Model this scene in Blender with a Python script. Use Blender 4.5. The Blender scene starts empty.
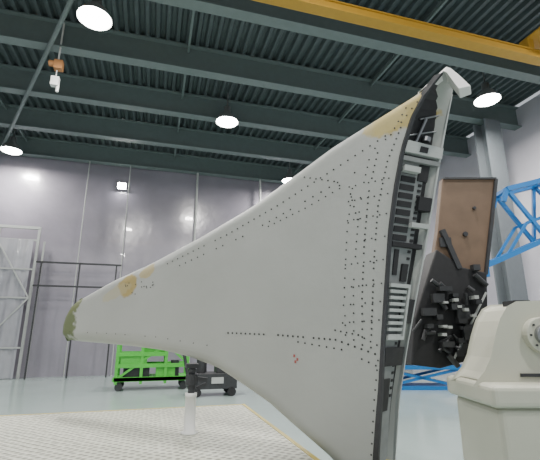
import bpy, math, random
from mathutils import Vector, Matrix
random.seed(4)
COL=bpy.context.scene.collection

# ---------------------------------------------------------------- materials
def mat(name,color,rough=0.6,metal=0.0,var=0.0,scale=6.0,bump=0.0,bscale=40.0,emit=None,es=0.0,spec=0.5,coat=0.0,bdist=0.1):
    m=bpy.data.materials.new(name); m.use_nodes=True
    nt=m.node_tree; b=nt.nodes["Principled BSDF"]
    b.inputs["Roughness"].default_value=rough; b.inputs["Metallic"].default_value=metal
    b.inputs["Specular IOR Level"].default_value=spec
    b.inputs["Coat Weight"].default_value=coat
    tc=nt.nodes.new("ShaderNodeTexCoord")
    nz=nt.nodes.new("ShaderNodeTexNoise"); nz.inputs["Scale"].default_value=scale; nz.inputs["Detail"].default_value=5
    nt.links.new(tc.outputs["Object"],nz.inputs["Vector"])
    mx=nt.nodes.new("ShaderNodeMix"); mx.data_type='RGBA'
    v=max(var,0.03)
    mx.inputs["A"].default_value=tuple(max(0,x*(1-v)) for x in color)+(1,)
    mx.inputs["B"].default_value=tuple(min(1,x*(1+v)) for x in color)+(1,)
    nt.links.new(nz.outputs["Fac"],mx.inputs["Factor"])
    nt.links.new(mx.outputs["Result"],b.inputs["Base Color"])
    if bump>0:
        n2=nt.nodes.new("ShaderNodeTexNoise"); n2.inputs["Scale"].default_value=bscale; n2.inputs["Detail"].default_value=3
        nt.links.new(tc.outputs["Object"],n2.inputs["Vector"])
        bp=nt.nodes.new("ShaderNodeBump"); bp.inputs["Strength"].default_value=bump; bp.inputs["Distance"].default_value=bdist
        nt.links.new(n2.outputs["Fac"],bp.inputs["Height"]); nt.links.new(bp.outputs["Normal"],b.inputs["Normal"])
    if emit:
        b.inputs["Emission Color"].default_value=(*emit,1); b.inputs["Emission Strength"].default_value=es
    return m

M_beam=mat("beam_paint",(0.145,0.185,0.182),0.55,0.0,0.12)
M_deck=mat("roof_deck",(0.085,0.108,0.112),0.5,0.2,0.2)
M_yel=mat("crane_yellow",(0.48,0.27,0.03),0.5,0,0.1)
M_yel2=mat("edge_yellow",(0.45,0.37,0.10),0.5,0,0.1)
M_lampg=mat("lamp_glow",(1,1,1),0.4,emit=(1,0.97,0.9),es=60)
M_lamph=mat("lamp_housing",(0.35,0.36,0.36),0.4,0.6)
M_wallr=mat("wall_panel_right",(0.55,0.54,0.60),0.3,0,0.10,0.8,0.15,2.0)
M_curt=mat("plastic_sheeting",(0.25,0.235,0.28),0.24,0,0.40,0.45,0.25,0.9,coat=0.5,spec=0.9,bdist=0.12)
M_floor=mat("epoxy_floor",(0.33,0.41,0.395),0.16,0,0.12,0.5,0.02,3.0)
M_white=mat("white_paint",(0.68,0.69,0.67),0.5,0,0.05)
M_lgrey=mat("light_grey_primer",(0.40,0.42,0.41),0.5,0,0.08,9)
M_web=mat("spar_web_grey",(0.19,0.20,0.20),0.5,0,0.3,9)
M_dark=mat("dark_interior",(0.014,0.014,0.016),0.6,0.1,0.4,20)
M_dgrey=mat("dark_grey_metal",(0.05,0.052,0.056),0.5,0.5,0.3,12)
M_green=mat("bright_green_paint",(0.07,0.44,0.05),0.45,0,0.1)
M_blue=mat("blue_paint",(0.015,0.15,0.42),0.4,0,0.1)
M_brown=mat("brown_composite",(0.14,0.090,0.058),0.6,0,0.35,5)
M_beige=mat("machine_beige",(0.48,0.48,0.40),0.45,0,0.06,3)
M_col=mat("column_grey",(0.14,0.16,0.175),0.5,0,0.1)
M_red=mat("red_mark",(0.35,0.08,0.07),0.6)
M_orange=mat("orange_paint",(0.42,0.2,0.08),0.5)
M_steel=mat("steel",(0.30,0.31,0.32),0.35,0.8,0.1)
M_rivet=mat("rivet_dark",(0.05,0.05,0.05),0.6)
M_film=mat("clear_film",(0.36,0.365,0.40),0.2,0,0.25,0.7,0.3,1.2,coat=0.4)

def wing_mat():
    m=mat("wing_skin",(0.345,0.357,0.338),0.5,0,0.12,1.4,0.03,8)
    nt=m.node_tree; b=nt.nodes["Principled BSDF"]
    cur=b.inputs["Base Color"].links[0].from_socket
    tc=[n for n in nt.nodes if n.type=='TEX_COORD'][0]
    nz=nt.nodes.new("ShaderNodeTexNoise"); nz.inputs["Scale"].default_value=11; nz.inputs["Detail"].default_value=5
    nt.links.new(tc.outputs["Object"],nz.inputs["Vector"])
    for (u,z,ru,rz,rot,col,st) in [
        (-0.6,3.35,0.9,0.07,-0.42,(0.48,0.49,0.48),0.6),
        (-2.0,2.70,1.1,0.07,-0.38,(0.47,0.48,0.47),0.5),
        (0.36,3.64,0.33,0.17,-0.42,(0.38,0.29,0.07),0.9),
        (0.20,3.60,0.24,0.13,-0.40,(0.43,0.35,0.14),0.8),
        (-2.92,2.27,0.18,0.14,-0.3,(0.33,0.245,0.06),0.85),
        (-2.60,2.42,0.14,0.08,-0.3,(0.40,0.32,0.13),0.7),
        (-3.1,2.2,0.3,0.08,-0.3,(0.38,0.34,0.2),0.5),
        (-4.16,1.86,0.38,0.42,0.20,(0.10,0.125,0.045),0.95),
        (-3.98,2.06,0.30,0.12,-0.5,(0.13,0.15,0.055),0.9)]:
        mp=nt.nodes.new("ShaderNodeMapping"); mp.vector_type='TEXTURE'
        mp.inputs["Location"].default_value=(u,0,z); mp.inputs["Rotation"].default_value=(0,rot,0)
        mp.inputs["Scale"].default_value=(ru,50,rz)
        nt.links.new(tc.outputs["Object"],mp.inputs["Vector"])
        ln=nt.nodes.new("ShaderNodeVectorMath"); ln.operation='LENGTH'
        nt.links.new(mp.outputs["Vector"],ln.inputs[0])
        ad=nt.nodes.new("ShaderNodeMath"); ad.operation='ADD'
        nt.links.new(ln.outputs["Value"],ad.inputs[0]); nt.links.new(nz.outputs["Fac"],ad.inputs[1])
        mr=nt.nodes.new("ShaderNodeMapRange"); mr.inputs["From Min"].default_value=1.28; mr.inputs["From Max"].default_value=1.48
        mr.inputs["To Min"].default_value=st; mr.inputs["To Max"].default_value=0
        nt.links.new(ad.outputs[0],mr.inputs["Value"])
        mx=nt.nodes.new("ShaderNodeMix"); mx.data_type='RGBA'
        nt.links.new(mr.outputs["Result"],mx.inputs["Factor"]); nt.links.new(cur,mx.inputs["A"])
        mx.inputs["B"].default_value=(*col,1); cur=mx.outputs["Result"]
    nt.links.new(cur,b.inputs["Base Color"])
    return m
M_wing=wing_mat()

def dots_mat():
    m=bpy.data.materials.new("antislip_sheet"); m.use_nodes=True
    nt=m.node_tree; b=nt.nodes["Principled BSDF"]; b.inputs["Roughness"].default_value=0.4
    tc=nt.nodes.new("ShaderNodeTexCoord")
    mp=nt.nodes.new("ShaderNodeMapping"); mp.inputs["Scale"].default_value=(14,14,14); mp.inputs["Rotation"].default_value=(0,0,0.785)
    nt.links.new(tc.outputs["Object"],mp.inputs["Vector"])
    v=nt.nodes.new("ShaderNodeTexVoronoi"); v.voronoi_dimensions='2D'; v.inputs["Randomness"].default_value=0.25; v.inputs["Scale"].default_value=1.0
    nt.links.new(mp.outputs["Vector"],v.inputs["Vector"])
    r=nt.nodes.new("ShaderNodeValToRGB"); r.color_ramp.elements[0].position=0.20; r.color_ramp.elements[0].color=(0.22,0.225,0.185,1)
    r.color_ramp.elements[1].position=0.42; r.color_ramp.elements[1].color=(0.56,0.57,0.49,1)
    nt.links.new(v.outputs["Distance"],r.inputs["Fac"]); nt.links.new(r.outputs["Color"],b.inputs["Base Color"])
    bp=nt.nodes.new("ShaderNodeBump"); bp.inputs["Strength"].default_value=0.9; bp.inputs["Distance"].default_value=0.015
    nt.links.new(v.outputs["Distance"],bp.inputs["Height"]); nt.links.new(bp.outputs["Normal"],b.inputs["Normal"])
    return m
M_dots=dots_mat()

# ---------------------------------------------------------------- helpers
def mesh(name,vs,fs,m,parent=None,smooth=False,bevel=0):
    me=bpy.data.meshes.new(name); me.from_pydata([tuple(v) for v in vs],[],fs); me.update()
    o=bpy.data.objects.new(name,me); COL.objects.link(o)
    if m: me.materials.append(m)
    if smooth:
        for p in me.polygons: p.use_smooth=True
    if bevel>0:
        bm=o.modifiers.new("bevel",'BEVEL'); bm.width=bevel; bm.segments=3; bm.limit_method='ANGLE'
    if parent: o.parent=parent
    return o
def empty(name,loc=(0,0,0),rz=0):
    e=bpy.data.objects.new(name,None); COL.objects.link(e); e.location=loc; e.rotation_euler=(0,0,rz); e.empty_display_size=0.2
    return e
def boxdata(lo,hi):
    x0,y0,z0=lo;x1,y1,z1=hi
    return [(x0,y0,z0),(x1,y0,z0),(x1,y1,z0),(x0,y1,z0),(x0,y0,z1),(x1,y0,z1),(x1,y1,z1),(x0,y1,z1)],[(0,3,2,1),(4,5,6,7),(0,1,5,4),(1,2,6,5),(2,3,7,6),(3,0,4,7)]
def box(name,lo,hi,m,parent=None,bevel=0.0):
    v,f=boxdata(lo,hi); return mesh(name,v,f,m,parent,False,bevel)
class Acc:
    def __init__(s): s.v=[];s.f=[]
    def add(s,v,f):
        n=len(s.v); s.v+= [tuple(x) for x in v]; s.f+=[tuple(i+n for i in q) for q in f]
    def box(s,lo,hi): s.add(*boxdata(lo,hi))
    def cyl(s,a,b,r,seg=12,r2=None):
        a=Vector(a);b=Vector(b);d=(b-a).normalized(); r2=r if r2 is None else r2
        x=d.orthogonal().normalized(); y=d.cross(x); vs=[]
        for p,rr in ((a,r),(b,r2)):
            for i in range(seg):
                t=2*math.pi*i/seg; vs.append(p+x*rr*math.cos(t)+y*rr*math.sin(t))
        fs=[(i,(i+1)%seg,seg+(i+1)%seg,seg+i) for i in range(seg)]
        fs.append(tuple(range(seg-1,-1,-1))); fs.append(tuple(range(seg,2*seg)))
        s.add(vs,fs)
    def bar(s,a,b,w,h=None):
        a=Vector(a);b=Vector(b);h=h or w;d=(b-a).normalized()
        up=Vector((0,0,1)) if abs(d.z)<0.95 else Vector((0,1,0))
        x=d.cross(up).normalized(); y=x.cross(d)
        vs=[p+x*sx*w/2+y*sy*h/2 for p in (a,b) for sx,sy in ((-1,-1),(1,-1),(1,1),(-1,1))]
        s.add(vs,[(0,1,2,3),(7,6,5,4),(0,4,5,1),(1,5,6,2),(2,6,7,3),(3,7,4,0)])
    def ibeam(s,x0,x1,y,z0,z1,w,t=0.04):
        s.box((x0,y-w/2,z0),(x1,y+w/2,z0+t)); s.box((x0,y-w/2,z1-t),(x1,y+w/2,z1)); s.box((x0,y-0.015,z0+t),(x1,y+0.015,z1-t))
    def obj(s,name,m,parent=None,bevel=0,smooth=False): return mesh(name,s.v,s.f,m,parent,smooth,bevel)
def lathe(name,prof,m,parent=None,seg=28,loc=(0,0,0)):
    vs=[];fs=[]
    for r,z in prof:
        for i in range(seg):
            t=2*math.pi*i/seg; vs.append((loc[0]+r*math.cos(t),loc[1]+r*math.sin(t),loc[2]+z))
    for j in range(len(prof)-1):
        for i in range(seg):
            k=(i+1)%seg; fs.append((j*seg+i,j*seg+k,(j+1)*seg+k,(j+1)*seg+i))
    return mesh(name,vs,fs,m,parent,True)
def interp(tab,x):
    if x<=tab[0][0]: return tab[0][1]
    for (a,b),(c,d) in zip(tab,tab[1:]):
        if x<=c: return b+(d-b)*(x-a)/(c-a) if c>a else d
    return tab[-1][1]

XL,XR,YF,YB=-11.0,13.6,-4.0,19.8; ZT=10.6
# ---------------------------------------------------------------- room shell
box("floor",(XL,YF-4,-0.1),(XR,YB,0),M_floor)
vs=[];fs=[];x=XL;p=0.30
prof=[]
while x<XR:
    prof+= [(x,ZT),(x+0.10,ZT),(x+0.15,ZT+0.12),(x+0.25,ZT+0.12)]; x+=p
for (a,z) in prof: vs+=[(a,YF,z),(a,YB,z)]
for i in range(len(prof)-1): fs.append((2*i,2*i+2,2*i+3,2*i+1))
o=mesh("ceiling",vs,fs,M_deck)
sm=o.modifiers.new("sol",'SOLIDIFY'); sm.thickness=0.02; sm.offset=1
vs=[];fs=[];nx=240
for i in range(nx+1):
    xx=XL+(XR-XL)*i/nx
    for z in (0,2.5,5,7.5,ZT):
        w=0.012*math.sin(xx*2.1+0.4*z)+0.006*math.sin(xx*5.3+z)
        vs.append((xx,YB-0.12+w,z))
for i in range(nx):
    for j in range(4):
        a=i*5+j; fs.append((a,a+5,a+6,a+1))
mesh("wall_back",vs,fs,M_curt,None,True)
box("wall_right",(XR,YF,0),(XR+0.1,YB,ZT),M_wallr)
box("wall_left",(XL-0.1,YF,0),(XL,YB,ZT),M_wallr)
for y in (19.4,16.6,13.9,11.2,8.5,5.8,3.1,0.4,-2.3):
    a=Acc(); a.ibeam(XL,XR,y,9.72,ZT,0.34); a.obj("roof_beam",M_beam)
a=Acc()
for xx in (-6.2,0.5,7.0):
    for y0 in (19.4,16.6,13.9,11.2,8.5,5.8): a.bar((xx,y0,10.45),(xx,y0-2.7,10.45),0.07,0.12)
a.cyl((-2.2,8.5,9.62),(-6.8,18.5,9.62),0.06); a.cyl((-2.2,8.5,9.62),(-2.2,8.5,9.75),0.05); a.cyl((-6.8,18.5,9.62),(-6.8,18.5,10.6),0.04)  # diagonal brace pipe and its hangers, joined to the purlin mesh
a.obj("roof_purlin_and_brace",M_beam)

def lamp(x,y):
    z=9.35
    e=empty("high_bay_lamp",(x,y,z))
    lathe("reflector",[(0.41,0.0),(0.39,0.06),(0.31,0.22),(0.18,0.34),(0.12,0.40),(0.12,0.62),(0.03,0.66),(0.02,ZT-z)],M_lamph,e)
    lathe("lens",[(0.001,-0.08),(0.2,-0.065),(0.33,-0.03),(0.385,0.03)],M_lampg,e)
    l=bpy.data.lights.new("bulb",'AREA'); l.shape='DISK'; l.size=0.75; l.energy=LP; l.color=(1,0.97,0.92)
    lo=bpy.data.objects.new("bulb",l); COL.objects.link(lo); lo.parent=e; lo.location=(0,0,-0.10)
LP=460
for x,y in [(-1.92,9.22),(2.15,13.29),(10.33,9.45),(-6.34,18.2),(6.28,18.2),(-6.5,4.5),(2.6,3.4),(9.5,3.0),(-3,-1.5),(5,-1.5)]: lamp(x,y)
e=empty("added_glint_lamp",(-1.88,19.45,8.67))  # added glowing fixture, stands in for a lamp reflection on the plastic sheeting
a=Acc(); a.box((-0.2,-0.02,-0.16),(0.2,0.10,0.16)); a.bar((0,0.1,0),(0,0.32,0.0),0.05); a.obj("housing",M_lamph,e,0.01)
box("glint_panel",(-0.19,-0.03,-0.15),(0.19,-0.021,0.15),M_lampg,e)
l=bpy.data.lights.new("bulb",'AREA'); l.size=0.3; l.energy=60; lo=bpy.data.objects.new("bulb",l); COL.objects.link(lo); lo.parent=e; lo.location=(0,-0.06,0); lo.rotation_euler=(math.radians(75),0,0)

# overhead crane
e=empty("overhead_crane")
a=Acc(); a.box((XL+0.03,6.68,8.70),(XR-0.03,6.88,8.90)); a.box((XL+0.03,6.64,8.68),(XR-0.03,6.92,8.71)); a.box((XL+0.03,6.64,8.89),(XR-0.03,6.92,8.92))
a.obj("girder",M_yel,e)
a=Acc(); a.box((9.2,5.5,8.95),(9.7,6.1,9.2)); a.box((8.9,5.6,9.2),(10.0,6.9,9.26)); a.box((8.9,6.64,8.92),(9.1,6.92,9.24)); a.cyl((9.0,6.0,9.05),(9.7,6.0,9.05),0.14)
a.obj("trolley",M_yel,e,0.02)
a=Acc(); a.box((XR-0.4,4.8,8.65),(XR-0.03,9.0,9.05)); a.box((XL+0.03,4.8,8.65),(XL+0.4,9.0,9.05)); a.obj("end_truck",M_yel,e)
a=Acc()
for X in (XR-0.2,XL+0.2):
    for Y in (5.8,8.5): a.bar((X,Y,9.0),(X,Y,9.73),0.1)
a.obj("runway_hangers",M_beam,e)

e=empty("electric_hoist",(-3.10,11.1,0))
a=Acc(); a.cyl((-0.22,0,9.15),(0.1,0,9.15),0.09); a.box((-0.08,-0.1,8.98),(0.14,0.1,9.25)); a.obj("body",M_orange,e)
a=Acc(); a.cyl((0,0,9.2),(0,0,10.62),0.025); a.cyl((0,0,8.95),(0,0,8.6),0.015); a.box((-0.1,-0.08,8.45),(0.1,0.08,8.72)); a.cyl((0.08,0,8.5),(0.08,0,8.28),0.04); a.obj("hook_block",M_white,e)

# ---------------------------------------------------------------- background steelwork (left)
e=empty("curtain_frame")
a=Acc()
for x in (-8.5,-6.6,-5.05): a.bar((x,19.2,0),(x,19.2,6.3),0.10)
a.bar((-4.72,18.9,0),(-4.72,18.9,5.6),0.07)
a.bar((-10,19.2,6.25),(-5.05,19.2,6.25),0.12); a.bar((-10,19.2,5.7),(-5.05,19.2,5.7),0.07)
for z in (1.2,3.2,4.4): a.bar((-10,19.0,z),(-5.05,19.0,z),0.06)
a.bar((-6.6,19.0,1.2),(-5.05,19.0,3.2),0.05); a.bar((-5.05,19.0,3.2),(-6.6,19.0,5.7),0.05)
a.obj("posts",M_lgrey,e)
vs=[];fs=[];N=90
for i in range(N+1):
    x=-10+4.8*i/N; w=0.04*math.sin(x*9)+0.02*math.sin(x*23)
    vs+=[(x,19.1+w*1.2,0.02),(x,19.1+w,5.7)]
for i in range(N): fs.append((2*i,2*i+2,2*i+3,2*i+1))
mesh("film",vs,fs,M_film,e,True)
e=empty("handrail_platform")
a=Acc()
for x in (-4.7,-3.2,-1.7): a.bar((x,18.8,0),(x,18.8,4.7),0.055)
for z in (3.7,4.7): a.bar((-4.9,18.8,z),(-1.5,18.8,z),0.07)
a.obj("rails",M_dgrey,e)
for x in (-3.4,-1.55,1.7,5.0):
    a=Acc(); a.cyl((x,19.35,0),(x,19.35,9.8),0.055 if x>0 else 0.025); a.obj("wall_post",M_lgrey)

# green trolley
e=empty("green_rack_trolley",(0.12,14.6,0))
a=Acc()
for x in (-1.1,-0.35,0.4,1.1):
    for y in (-0.5,0.5): a.bar((x,y,0.2),(x,y,1.52 if x<0.5 else 1.05),0.09)
for z in (0.35,0.75,1.1,1.48):
    for y in (-0.5,0.5): a.bar((-1.15,y,z),(1.15 if z<1 else 0.45,y,z),0.10,0.12)
    for x in (-1.1,0.4): a.bar((x,-0.5,z),(x,0.5,z),0.07)
a.bar((-1.1,-0.5,0.35),(0.4,-0.5,1.42),0.07); a.box((-1.2,-0.55,0.28),(1.2,0.55,0.40)); a.bar((0.4,-0.5,1.4),(1.1,-0.5,0.8),0.08)
a.box((-1.0,-0.5,0.8),(-0.2,0.4,1.1)); a.box((-0.3,-0.2,1.1),(0.35,0.4,1.42)); a.box((0.1,-0.48,0.4),(0.7,0.0,0.7)); a.obj("frame",M_green,e)
a=Acc()
for x in (-1,1):
    for y in (-0.45,0.45): a.cyl((x,y-0.04,0.12),(x,y+0.04,0.12),0.12); a.bar((x,y,0.12),(x,y,0.3),0.05)
a.box((-0.9,-0.4,0.40),(-0.1,0.4,0.7)); a.cyl((0.7,-0.3,0.40),(0.7,-0.3,0.9),0.14)
a.obj("stored_parts",M_dgrey,e)

e=empty("hydraulic_power_cart",(1.75,12.6,0))
a=Acc(); a.box((-0.65,-0.4,0.2),(0.75,0.4,0.62)); a.cyl((-0.25,0,0.62),(-0.25,0,1.15),0.15); a.box((0.15,-0.3,0.62),(0.55,0.2,0.85)); a.box((0.6,-0.2,0.62),(1.0,0.2,0.8))
a.bar((-0.6,0.3,0.3),(-0.85,0.3,1.5),0.05); a.bar((-0.6,-0.3,0.3),(-0.85,-0.3,1.5),0.05); a.bar((-0.85,-0.3,1.5),(-0.85,0.3,1.5),0.05); a.bar((-0.25,0,1.1),(0.5,0,0.8),0.04)
a.obj("body",M_dgrey,e,0.01)
a=Acc()
for x in (-0.4,0.6):
    for y in (-0.4,0.4): a.cyl((x,y-0.04,0.12),(x,y+0.04,0.12),0.12); a.bar((x,y,0.1),(x,y,0.25),0.05)
a.obj("wheels",M_dark,e)
a=Acc(); a.box((0.0,-0.42,0.35),(0.35,-0.405,0.52)); a.obj("label_panel",M_lgrey,e)

e=empty("blue_lift_table",(8.6,12.2,0),-0.28)
a=Acc(); a.box((-1.4,-0.5,0.62),(1.6,0.5,0.74)); a.bar((-1.2,-0.4,0.1),(1.2,-0.4,0.62),0.08); a.bar((1.2,-0.4,0.1),(-1.2,-0.4,0.62),0.08)
a.bar((-1.2,0.4,0.1),(1.2,0.4,0.62),0.08); a.bar((1.2,0.4,0.1),(-1.2,0.4,0.62),0.08); a.box((-1.4,-0.5,0.0),(1.5,0.5,0.12)); a.obj("frame",M_blue,e)
a=Acc(); a.box((-0.9,-0.3,0.74),(-0.2,0.3,1.2)); a.cyl((0.3,0,0.74),(0.3,0,1.5),0.2); a.box((0.7,-0.3,0.74),(1.3,0.2,1.05)); a.obj("tools",M_dgrey,e)

a=Acc(); X,Y=12.0,11.2
a.box((X-0.36,Y-0.30,0),(X+0.36,Y-0.24,9.72)); a.box((X-0.36,Y+0.24,0),(X+0.36,Y+0.30,9.72)); a.box((X-0.03,Y-0.24,0),(X+0.03,Y+0.24,9.72)); a.box((X-0.5,Y-0.45,0),(X+0.5,Y+0.45,0.05))
a.obj("steel_column",M_col)

RZ=-math.radians(16)
def cf(r,fh): return (r*0.9613+fh*0.2756,-r*0.2756+fh*0.9613,0)
e=empty("blue_boom_lift",cf(5.4,8.0),RZ)
a=Acc()
for y in (-0.2,0.2):
    a.bar((-1.15,y,3.02),(1.2,y,4.00),0.10); a.bar((-0.5,y,4.62),(1.2,y,5.05),0.10)
    a.bar((-0.5,y,4.62),(0.15,y,3.58),0.07); a.bar((0.15,y,3.58),(0.35,y,4.83),0.06); a.bar((0.35,y,4.83),(1.1,y,3.95),0.06)
    a.bar((-0.5,y,4.62),(-0.6,y,4.35),0.08); a.bar((-0.75,y,3.15),(-0.2,y,3.9),0.05); a.bar((-0.2,y,3.9),(0.9,y,4.3),0.05)
    a.bar((-1.15,y,3.05),(-1.15,y,2.80),0.08)
for p in ((-1.15,3.02),(-0.5,4.62),(0.15,3.58),(0.35,4.83),(1.1,3.95)): a.bar((p[0],-0.2,p[1]),(p[0],0.2,p[1]),0.07)
a.bar((1.15,0,0.3),(1.15,0,5.2),0.28); a.obj("boom",M_blue,e)
a=Acc(); a.box((0.4,-0.7,0.25),(2.2,0.7,0.7)); a.obj("chassis",M_blue,e,0.04)
a=Acc()
for x in (0.6,2.0):
    for y in (-0.75,0.75): a.cyl((x,y-0.12,0.28),(x,y+0.12,0.28),0.28,20)
a.obj("wheels",M_dark,e)

# ---------------------------------------------------------------- work platform
e=empty("work_platform")
box("deck",(-5.2,2.1,0.69),(1.30,5.95,0.75),M_dots,e)
a=Acc(); a.box((1.30,2.1,0.60),(1.34,5.99,0.755)); a.box((-5.2,5.95,0.60),(1.30,5.99,0.752)); a.obj("edge_trim",M_yel2,e)
a=Acc()
for x in (-5,-3,-1,1.2):
    for y in (2.3,4.1,5.8): a.bar((x,y,0),(x,y,0.69),0.08)
for y in (2.3,4.1,5.8): a.bar((-5,y,0.62),(1.2,y,0.62),0.08)
a.obj("legs",M_lgrey,e)

# ---------------------------------------------------------------- AIRCRAFT WING
W=empty("aircraft_wing",(1.78,3.03,0),math.atan2(-0.7031,0.7108))
LEFT=[(0.45,-0.22),(0.59,-0.33),(0.72,-0.47),(0.94,-0.81),(1.10,-1.05),(1.24,-1.33),(1.38,-1.62),(1.48,-2.01),(1.54,-2.40),(1.57,-2.80),(1.60,-3.34),(1.62,-3.80),(1.64,-4.08),(1.70,-4.14),(1.83,-4.15),(1.96,-4.11),(2.08,-4.02),(2.15,-3.90),(2.21,-3.71),(2.36,-3.27),(2.53,-2.62),(2.77,-1.89),(3.02,-1.24),(3.26,-0.77),(3.49,-0.34),(3.70,0.16),(3.86,0.55),(3.95,0.71)]
RIGHT=[(0.45,-0.08),(0.63,-0.07),(0.77,-0.06),(1.20,0.0),(1.66,0.05),(2.06,0.10),(2.57,0.17),(2.92,0.24),(3.28,0.33),(3.57,0.44),(3.76,0.56),(3.87,0.66),(3.95,0.74)]
REAR=[(0.45,-0.03),(0.70,0.0),(1.16,0.07),(1.57,0.165),(2.0,0.28),(2.4,0.39),(2.8,0.49),(3.1,0.565),(3.4,0.64),(3.7,0.72),(3.95,0.79)]
def bounds(z): return interp(LEFT,z),interp(RIGHT,z)
def bulge(u,z):
    ur=0.05+0.15*(z-1.6); s=min(max((u+4.3)/(4.3+ur),0),1); return 0.035*math.sin(math.pi*s)
def edge_r(u,z):
    best=9
    for (z0,u0),(z1,u1) in zip(LEFT,LEFT[1:]):
        du,dz=u1-u0,z1-z0; L=du*du+dz*dz; t=min(max(((u-u0)*du+(z-z0)*dz)/L,0),1)
        d=math.hypot(u-u0-du*t,z-z0-dz*t); best=min(best,d)
    e=min(1.0,best/0.13); return math.sqrt(max(0,1-(1-e)**2))
def nf(u,z):
    ul,ur=bounds(z); c=max(ur-ul,1e-4); s=min(max((u-ul)/c,0),1)
    r=edge_r(u,z); r=r+(1-r)*s**6
    return 0.12-0.12*r-bulge(u,z)
def nb(u,z,ue):
    ul,_=bounds(z); c=max(ue-ul,1e-4); s=min(max((u-ul)/c,0),1)
    r=edge_r(u,z)
    return 0.12-bulge(u,z)*(1-s)+(0.08*r+0.15*s*s)
zr=sorted(set([round(z,3) for z,_ in LEFT]+[round(0.45+i*0.04,3) for i in range(88)]))
zs=[zr[0]]
key={round(z,3) for z,_ in LEFT}
for z in zr[1:]:
    if z-zs[-1]<0.014 and z not in key: continue
    if z-zs[-1]<0.014 and zs[-1] not in key: zs[-1]=z; continue
    zs.append(z)
NS=44
vs=[];rows=[]
for z in zs:
    if z>3.951: continue
    ul,ur=bounds(z); ue=max(interp(REAR,z),ul+0.01); row=[]
    for i in range(NS+1):
        s=(i/NS)**1.7; u=ul+(ur-ul)*s; vs.append((u,nf(u,z),z)); row.append(len(vs)-1)
    rb=[]
    for i in range(NS+1):
        s=1-(i/NS); s=s**1.7; u=ul+(ue-ul)*s; vs.append((u,nb(u,z,ue),z)); rb.append(len(vs)-1)
    rows.append((row,rb))
fs=[]
for (a,b),(c,d) in zip(rows,rows[1:]):
    for i in range(NS): fs.append((a[i],a[i+1],c[i+1],c[i])); fs.append((b[i],b[i+1],d[i+1],d[i]))
    fs.append((b[NS],a[0],c[0],d[NS]))
for (a,b) in (rows[0],rows[-1]): fs.append(tuple(a+b))
mesh("skin",vs,fs,M_wing,W,True)
def SP(z,v,out=0.0):
    uf=interp(RIGHT,z); ub=interp(REAR,z); a=Vector((uf,0.0)); b=Vector((ub,0.35)); p=a.lerp(b,v)
    t=(b-a).normalized(); nrm=Vector((t.y,-t.x)); q=p+nrm*out
    return Vector((q.x,q.y,z))
def patch(acc,z0,z1,v0,v1,o0,o1,n=1):
    for k in range(n):
        za=z0+(z1-z0)*k/n; zb=z0+(z1-z0)*(k+1)/n
        P=[SP(za,v0,o0),SP(za,v1,o0),SP(zb,v1,o0),SP(zb,v0,o0),SP(za,v0,o1),SP(za,v1,o1),SP(zb,v1,o1),SP(zb,v0,o1)]
        acc.add(P,[(0,3,2,1),(4,5,6,7),(0,1,5,4),(1,2,6,5),(2,3,7,6),(3,0,4,7)])
a=Acc(); patch(a,0.45,3.94,0.0,1.0,-0.07,-0.06,40); a.obj("rear_spar_cavity",M_dark,W)
a=Acc()
patch(a,0.45,3.20,0.10,0.70,-0.045,-0.03,30)
patch(a,3.20,3.24,0.04,1.0,-0.03,0.01,1)
a.obj("spar_web",M_web,W)
a=Acc()
patch(a,0.45,3.9,0.965,1.01,-0.07,0.004,50)
patch(a,3.27,3.37,0.06,1.0,-0.03,0.02,2)
a.obj("rear_flange",M_lgrey,W)
a=Acc(); patch(a,0.45,3.93,-0.02,0.06,-0.06,0.012,40); a.obj("front_flange",M_dgrey,W)
a=Acc()
for k in range(9):
    z=2.50+k*0.075; patch(a,z,z+0.05,0.15,0.50,-0.035,-0.022)
for k in range(12):
    z=2.50+k*0.05; patch(a,z,z+0.022,0.60,0.68,-0.035,-0.022)
for k in range(22):
    z=1.2+k*0.06; patch(a,z,z+0.022,0.58,0.66,-0.035,-0.024)
patch(a,3.05,3.2,0.55,0.80,-0.04,-0.018); patch(a,2.2,2.42,0.22,0.34,-0.04,-0.02); patch(a,1.1,1.35,0.2,0.5,-0.04,-0.02)
patch(a,1.45,1.60,0.15,0.9,-0.04,-0.005); patch(a,2.44,2.48,0.1,0.9,-0.04,0.0); patch(a,3.29,3.34,0.4,0.6,0.0,0.025)
patch(a,2.78,2.9,0.62,0.95,-0.05,0.01); patch(a,1.8,2.0,0.72,0.93,-0.05,0.01); patch(a,2.15,2.3,0.45,0.62,-0.04,-0.01)
a.obj("lightening_slots",M_dark,W)
a=Acc()
for k in range(8):
    z=1.68+k*0.052; patch(a,z,z+0.026,0.12,0.60,-0.03,0.02)
patch(a,1.66,1.69,0.08,0.66,-0.03,0.03); patch(a,2.09,2.12,0.08,0.66,-0.03,0.03); patch(a,1.66,2.12,0.62,0.68,-0.03,0.03)
patch(a,2.62,2.66,0.5,0.93,-0.02,0.02); patch(a,3.1,3.15,0.1,0.5,-0.02,0.03)
a.obj("louvre_box",M_lgrey,W)
a=Acc()
for z,v0,v1 in ((3.50,0.15,0.85),(3.66,0.3,0.9)):
    a.cyl(SP(z-0.05,v0,-0.05),SP(z+0.05,v1,-0.05),0.008)
a.cyl(SP(3.40,0.35,-0.04),SP(3.62,0.45,-0.04),0.014)
a.cyl(SP(3.42,0.6,-0.03),SP(3.46,0.6,-0.03),0.035)
a.obj("tip_bay_ribs",M_steel,W)
outer=[(0.50,3.86),(0.64,3.96),(0.765,4.05),(0.80,4.02),(0.87,3.91),(0.935,3.79)]
inner=[(0.52,3.83),(0.66,3.91),(0.745,3.965),(0.765,3.94),(0.80,3.85),(0.84,3.755)]
vs=[];fs=[]
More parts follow.
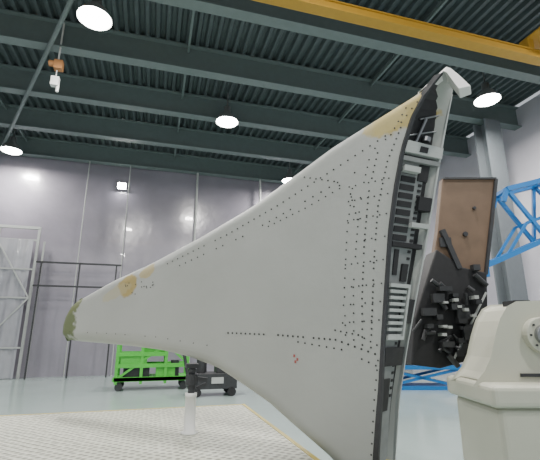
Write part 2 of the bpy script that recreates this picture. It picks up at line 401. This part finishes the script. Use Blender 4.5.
for (a0,b0) in zip(outer,inner):
    vs+=[(a0[0],0.10,a0[1]),(b0[0],0.03,b0[1]),(a0[0],0.22,a0[1]-0.01),(b0[0],0.20,b0[1])]
for i in range(len(outer)-1):
    k=4*i; fs+=[(k,k+1,k+5,k+4),(k+2,k+6,k+7,k+3),(k,k+4,k+6,k+2),(k+1,k+3,k+7,k+5)]
fs+=[(0,2,3,1),(k+4,k+5,k+7,k+6)]
mesh("tip_cap",vs,fs,M_white,W,False,0.006)
def ey(u,z): return 0.12-bulge(u,z)
a=Acc()
pts=[(u,z) for z,u in LEFT if 2.21<=z<=3.9]
for (u0,z0),(u1,z1) in zip(pts,pts[1:]):
    m=7
    for k in range(m):
        if random.random()<0.2: continue
        p0=(u0+(u1-u0)*k/m,z0+(z1-z0)*k/m-0.004); p1=(u0+(u1-u0)*(k+1)/m,z0+(z1-z0)*(k+1)/m-0.004)
        a.cyl((p0[0],ey(*p0),p0[1]),(p1[0],ey(*p1),p1[1]),0.017,8)
a.obj("leading_edge_seal",M_white,W)
a=Acc()
pts=[(u,z) for z,u in LEFT if 1.64<=z<=2.15]
for (u0,z0),(u1,z1) in zip(pts,pts[1:]): a.cyl((u0,ey(u0,z0),z0),(u1,ey(u1,z1),z1),0.028,10)
a.obj("tip_seal",mat("olive_seal",(0.08,0.10,0.05),0.7),W)
# rivets
a=Acc()
def rivet(u,z,r=0.0085):
    ul,ur=bounds(z)
    if u<ul+0.03 or u>ur-0.01: return
    y=nf(u,z)-0.005; seg=6
    V=[(u+r*math.cos(2*math.pi*i/seg),y,z+r*math.sin(2*math.pi*i/seg)) for i in range(seg)]
    a.add(V,[tuple(range(seg))])
def line(p,q,sp,r=0.0085,drop=0.05):
    L=math.dist(p,q); n=int(L/sp)
    for i in range(n+1):
        if random.random()<drop: continue
        t=i/max(n,1); rivet(p[0]+(q[0]-p[0])*t,p[1]+(q[1]-p[1])*t,r)
def poly(ps,sp,r=0.0085,drop=0.05):
    for p,q in zip(ps,ps[1:]): line(p,q,sp,r,drop)
poly([(-1.45,1.72),(-0.9,1.70),(-0.35,1.66),(-0.02,1.55)],0.05,0.010,0.12)
poly([(-0.7,1.64),(-0.3,1.58),(-0.02,1.46)],0.06)
poly([(-0.35,1.74),(-0.15,1.70),(0.0,1.62)],0.05)
poly([(-0.05,1.60),(-0.02,1.9),(0.02,2.3),(0.09,2.8),(0.2,3.2),(0.34,3.5)],0.05,0.009)
poly([(-0.12,1.62),(-0.10,2.0),(-0.05,2.5),(0.02,2.95),(0.12,3.3)],0.055,0.009)
poly([(-0.19,1.66),(-0.17,2.1),(-0.12,2.5),(-0.06,2.9),(0.04,3.25)],0.065,0.008,0.1)
poly([(-0.26,1.7),(-0.25,2.1),(-0.20,2.6),(-0.13,3.0)],0.08,0.008,0.1)
poly([(-2.3,2.48),(-1.5,2.72),(-0.9,2.95),(-0.3,3.22),(0.2,3.45)],0.07,0.009)
poly([(-2.2,2.42),(-1.3,2.68),(-0.6,2.95),(-0.1,3.15)],0.08,0.009,0.2)
poly([(-1.0,2.75),(-0.6,2.88),(-0.25,3.02)],0.07,0.008,0.2)
poly([(-0.6,3.20),(-0.3,3.10),(-0.15,2.95),(-0.1,2.7)],0.06,0.009)
for z in (1.8,1.95,2.1,2.3,2.5,2.7,2.88,3.02): poly([(-0.28+0.1*(z-1.8),z),(0.03+0.14*(z-1.8),z+0.02)],0.055,0.008,0.1)
poly([(0.35,3.55),(0.45,3.66),(0.55,3.76)],0.05); poly([(0.1,3.35),(0.25,3.45),(0.4,3.68)],0.06)
poly([(-0.10,0.8),(-0.05,1.2),(0.0,1.5)],0.07,0.008)
poly([(-3.9,1.74),(-3.2,1.72),(-2.4,1.68),(-1.7,1.60)],0.16,0.007,0.3)
for k in range(16): rivet(-2.95+random.random()*0.5,2.15+random.random()*0.15,0.008)
a.obj("rivets",M_rivet,W)
a=Acc()
for (u,z) in ((-0.74,1.52),(-0.71,1.49),(-0.73,1.47)):
    y=nf(u,z)-0.004; a.add([(u-0.009,y,z-0.012),(u+0.009,y,z-0.012),(u+0.009,y,z+0.012),(u-0.009,y,z+0.012)],[(0,1,2,3)])
a.obj("inspection_marks",M_red,W)
a=Acc(); a.box((0.0,-0.04,0.72),(0.09,0.05,0.77)); a.obj("yellow_bracket",M_yel2,W)

e=empty("wing_support_post",(0.43,4.42,0.75))
lathe("post",[(0.001,0),(0.085,0.0),(0.085,0.015),(0.058,0.02),(0.054,0.34),(0.060,0.345),(0.060,0.38),(0.001,0.38)],M_white,e)
a=Acc(); a.cyl((0,0,0.38),(0,0,0.64),0.035); a.cyl((0,0,0.46),(0,0,0.56),0.062); a.box((-0.065,-0.04,0.62),(0.065,0.12,0.66)); a.bar((0.05,0,0.42),(0.15,0,0.46),0.03); a.bar((0.0,0,0.52),(0.16,0,0.50),0.04); a.cyl((0,0,0.58),(0,0,0.61),0.05); a.obj("screw_jack",M_dgrey,e)
e=empty("wing_root_cradle",(1.78,3.03,0),math.atan2(-0.7031,0.7108))
a=Acc(); a.box((-0.4,-0.05,0.36),(0.15,0.45,0.44)); a.bar((-0.32,0.02,0),(-0.32,0.02,0.36),0.07); a.bar((0.08,0.02,0),(0.08,0.02,0.36),0.07); a.bar((-0.32,0.38,0),(-0.32,0.38,0.36),0.07); a.bar((0.08,0.38,0),(0.08,0.38,0.36),0.07)
a.obj("trestle",M_lgrey,e)

# ---------------------------------------------------------------- second assembly (brown panel)
e=empty("wing_panel_assembly",cf(0,5.0),RZ)
P=[(1.98,2.30),(2.16,3.0),(2.30,3.72),(2.70,3.74),(3.03,3.70),(2.90,3.1),(2.70,2.43),(2.64,2.30)]
vs=[(x,-0.02,z) for x,z in P]+[(x,0.10,z) for x,z in P]; n=len(P)
mesh("brown_skin",vs,[tuple(range(n-1,-1,-1)),tuple(range(n,2*n))]+[(i,(i+1)%n,n+(i+1)%n,n+i) for i in range(n)],M_brown,e,False,0.01)
a=Acc(); a.bar((3.0,-0.04,3.70),(2.69,-0.04,2.43),0.035); a.bar((2.30,-0.04,3.71),(3.0,-0.04,3.71),0.025); a.cyl((2.50,-0.05,2.95),(2.50,0,2.95),0.03); a.cyl((2.66,-0.05,3.3),(2.66,0,3.3),0.02)
a.box((2.16,-0.06,2.78),(2.30,0.0,2.9)); a.bar((2.2,-0.05,3.0),(2.36,-0.05,2.5),0.06); a.obj("panel_fittings",M_dgrey,e)
P=[(1.66,1.36),(1.75,1.9),(1.95,2.40),(2.10,2.75),(2.28,2.62),(2.40,2.52),(2.70,2.45),(2.66,2.1),(2.60,1.75),(2.40,1.42),(2.0,1.32)]
vs=[(x,-0.06,z) for x,z in P]+[(x,0.30,z) for x,z in P]; n=len(P)
mesh("dark_core",vs,[tuple(range(n-1,-1,-1)),tuple(range(n,2*n))]+[(i,(i+1)%n,n+(i+1)%n,n+i) for i in range(n)],M_dark,e,False,0.02)
a=Acc()
for k in range(40):
    x=1.80+random.random()*0.62; z=1.42+random.random()*1.05; x+= (z-1.9)*0.22
    if random.random()<0.5: a.box((x,-0.14-random.random()*0.06,z),(x+0.05+random.random()*0.12,-0.05,z+0.03+random.random()*0.08))
    else: a.cyl((x,-0.12,z),(x+random.uniform(-.15,.15),-0.10,z+random.uniform(-.15,.15)),0.012+random.random()*0.02)
a.obj("mechanisms",M_dgrey,e)
a=Acc()
for k in range(9):
    x=1.9+random.random()*0.5; z=1.5+random.random()*0.9; x+=(z-1.9)*0.25
    a.box((x,-0.20,z),(x+0.05,-0.05,z+0.02+random.random()*0.03))
a.bar((2.12,-0.12,1.40),(2.62,-0.12,2.20),0.02)
a.obj("bright_fittings",M_lgrey,e)
a=Acc(); a.bar((2.62,0.2,0),(2.62,0.2,2.4),0.12); a.bar((2.4,0.2,2.0),(2.65,0.2,2.0),0.1); a.box((2.3,-0.1,0),(3.0,0.5,0.06)); a.obj("jig_stand",M_lgrey,e)

# ---------------------------------------------------------------- beige positioner machine
e=empty("machining_positioner",cf(0.12,4.05),RZ)
box("pedestal",(1.95,-0.15,0),(3.4,0.75,1.06),M_beige,e,0.05)
box("top_slab",(1.88,-0.20,1.06),(3.45,0.80,1.26),M_beige,e,0.05)
P=[(1.92,1.26),(2.00,1.34),(2.08,1.48),(2.15,1.68),(2.22,1.84),(2.30,1.95),(2.38,1.99),(2.66,2.00),(2.84,1.90),(3.04,1.55),(3.14,1.26)]
vs=[(x,0.05,z) for x,z in P]+[(x,0.55,z) for x,z in P]; n=len(P)
mesh("housing",vs,[tuple(range(n)),tuple(range(2*n-1,n-1,-1))]+[(i,(i+1)%n,n+(i+1)%n,n+i) for i in range(n)],M_beige,e,False,0.04)
a=Acc(); a.cyl((2.55,-0.03,1.70),(2.55,0.10,1.70),0.17,32); a.obj("face_plate",M_beige,e,0.01)
a=Acc(); a.cyl((2.55,-0.08,1.70),(2.55,0.0,1.70),0.10,32); a.obj("spindle",M_steel,e,0.006)
a=Acc()
for k in range(8):
    t=k*math.pi/4; a.cyl((2.55+0.135*math.cos(t),-0.045,1.70+0.135*math.sin(t)),(2.55+0.135*math.cos(t),0.0,1.70+0.135*math.sin(t)),0.010,8)
a.box((2.42,0.15,1.98),(2.58,0.38,2.05)); a.box((2.30,0.03,1.31),(2.65,0.06,1.34))
a.obj("bolts",M_dgrey,e)

# ---------------------------------------------------------------- camera, world
cam=bpy.data.cameras.new("Camera"); co=bpy.data.objects.new("Camera",cam); COL.objects.link(co)
cam.lens=26.667; cam.sensor_width=36; co.location=(0,0,1.7); co.rotation_euler=(math.pi/2+math.atan(105/400),0,-math.radians(16)); bpy.context.scene.camera=co
w=bpy.data.worlds.new("World"); bpy.context.scene.world=w; w.use_nodes=True
w.node_tree.nodes["Background"].inputs[0].default_value=(0.88,0.94,1,1); w.node_tree.nodes["Background"].inputs[1].default_value=0.6
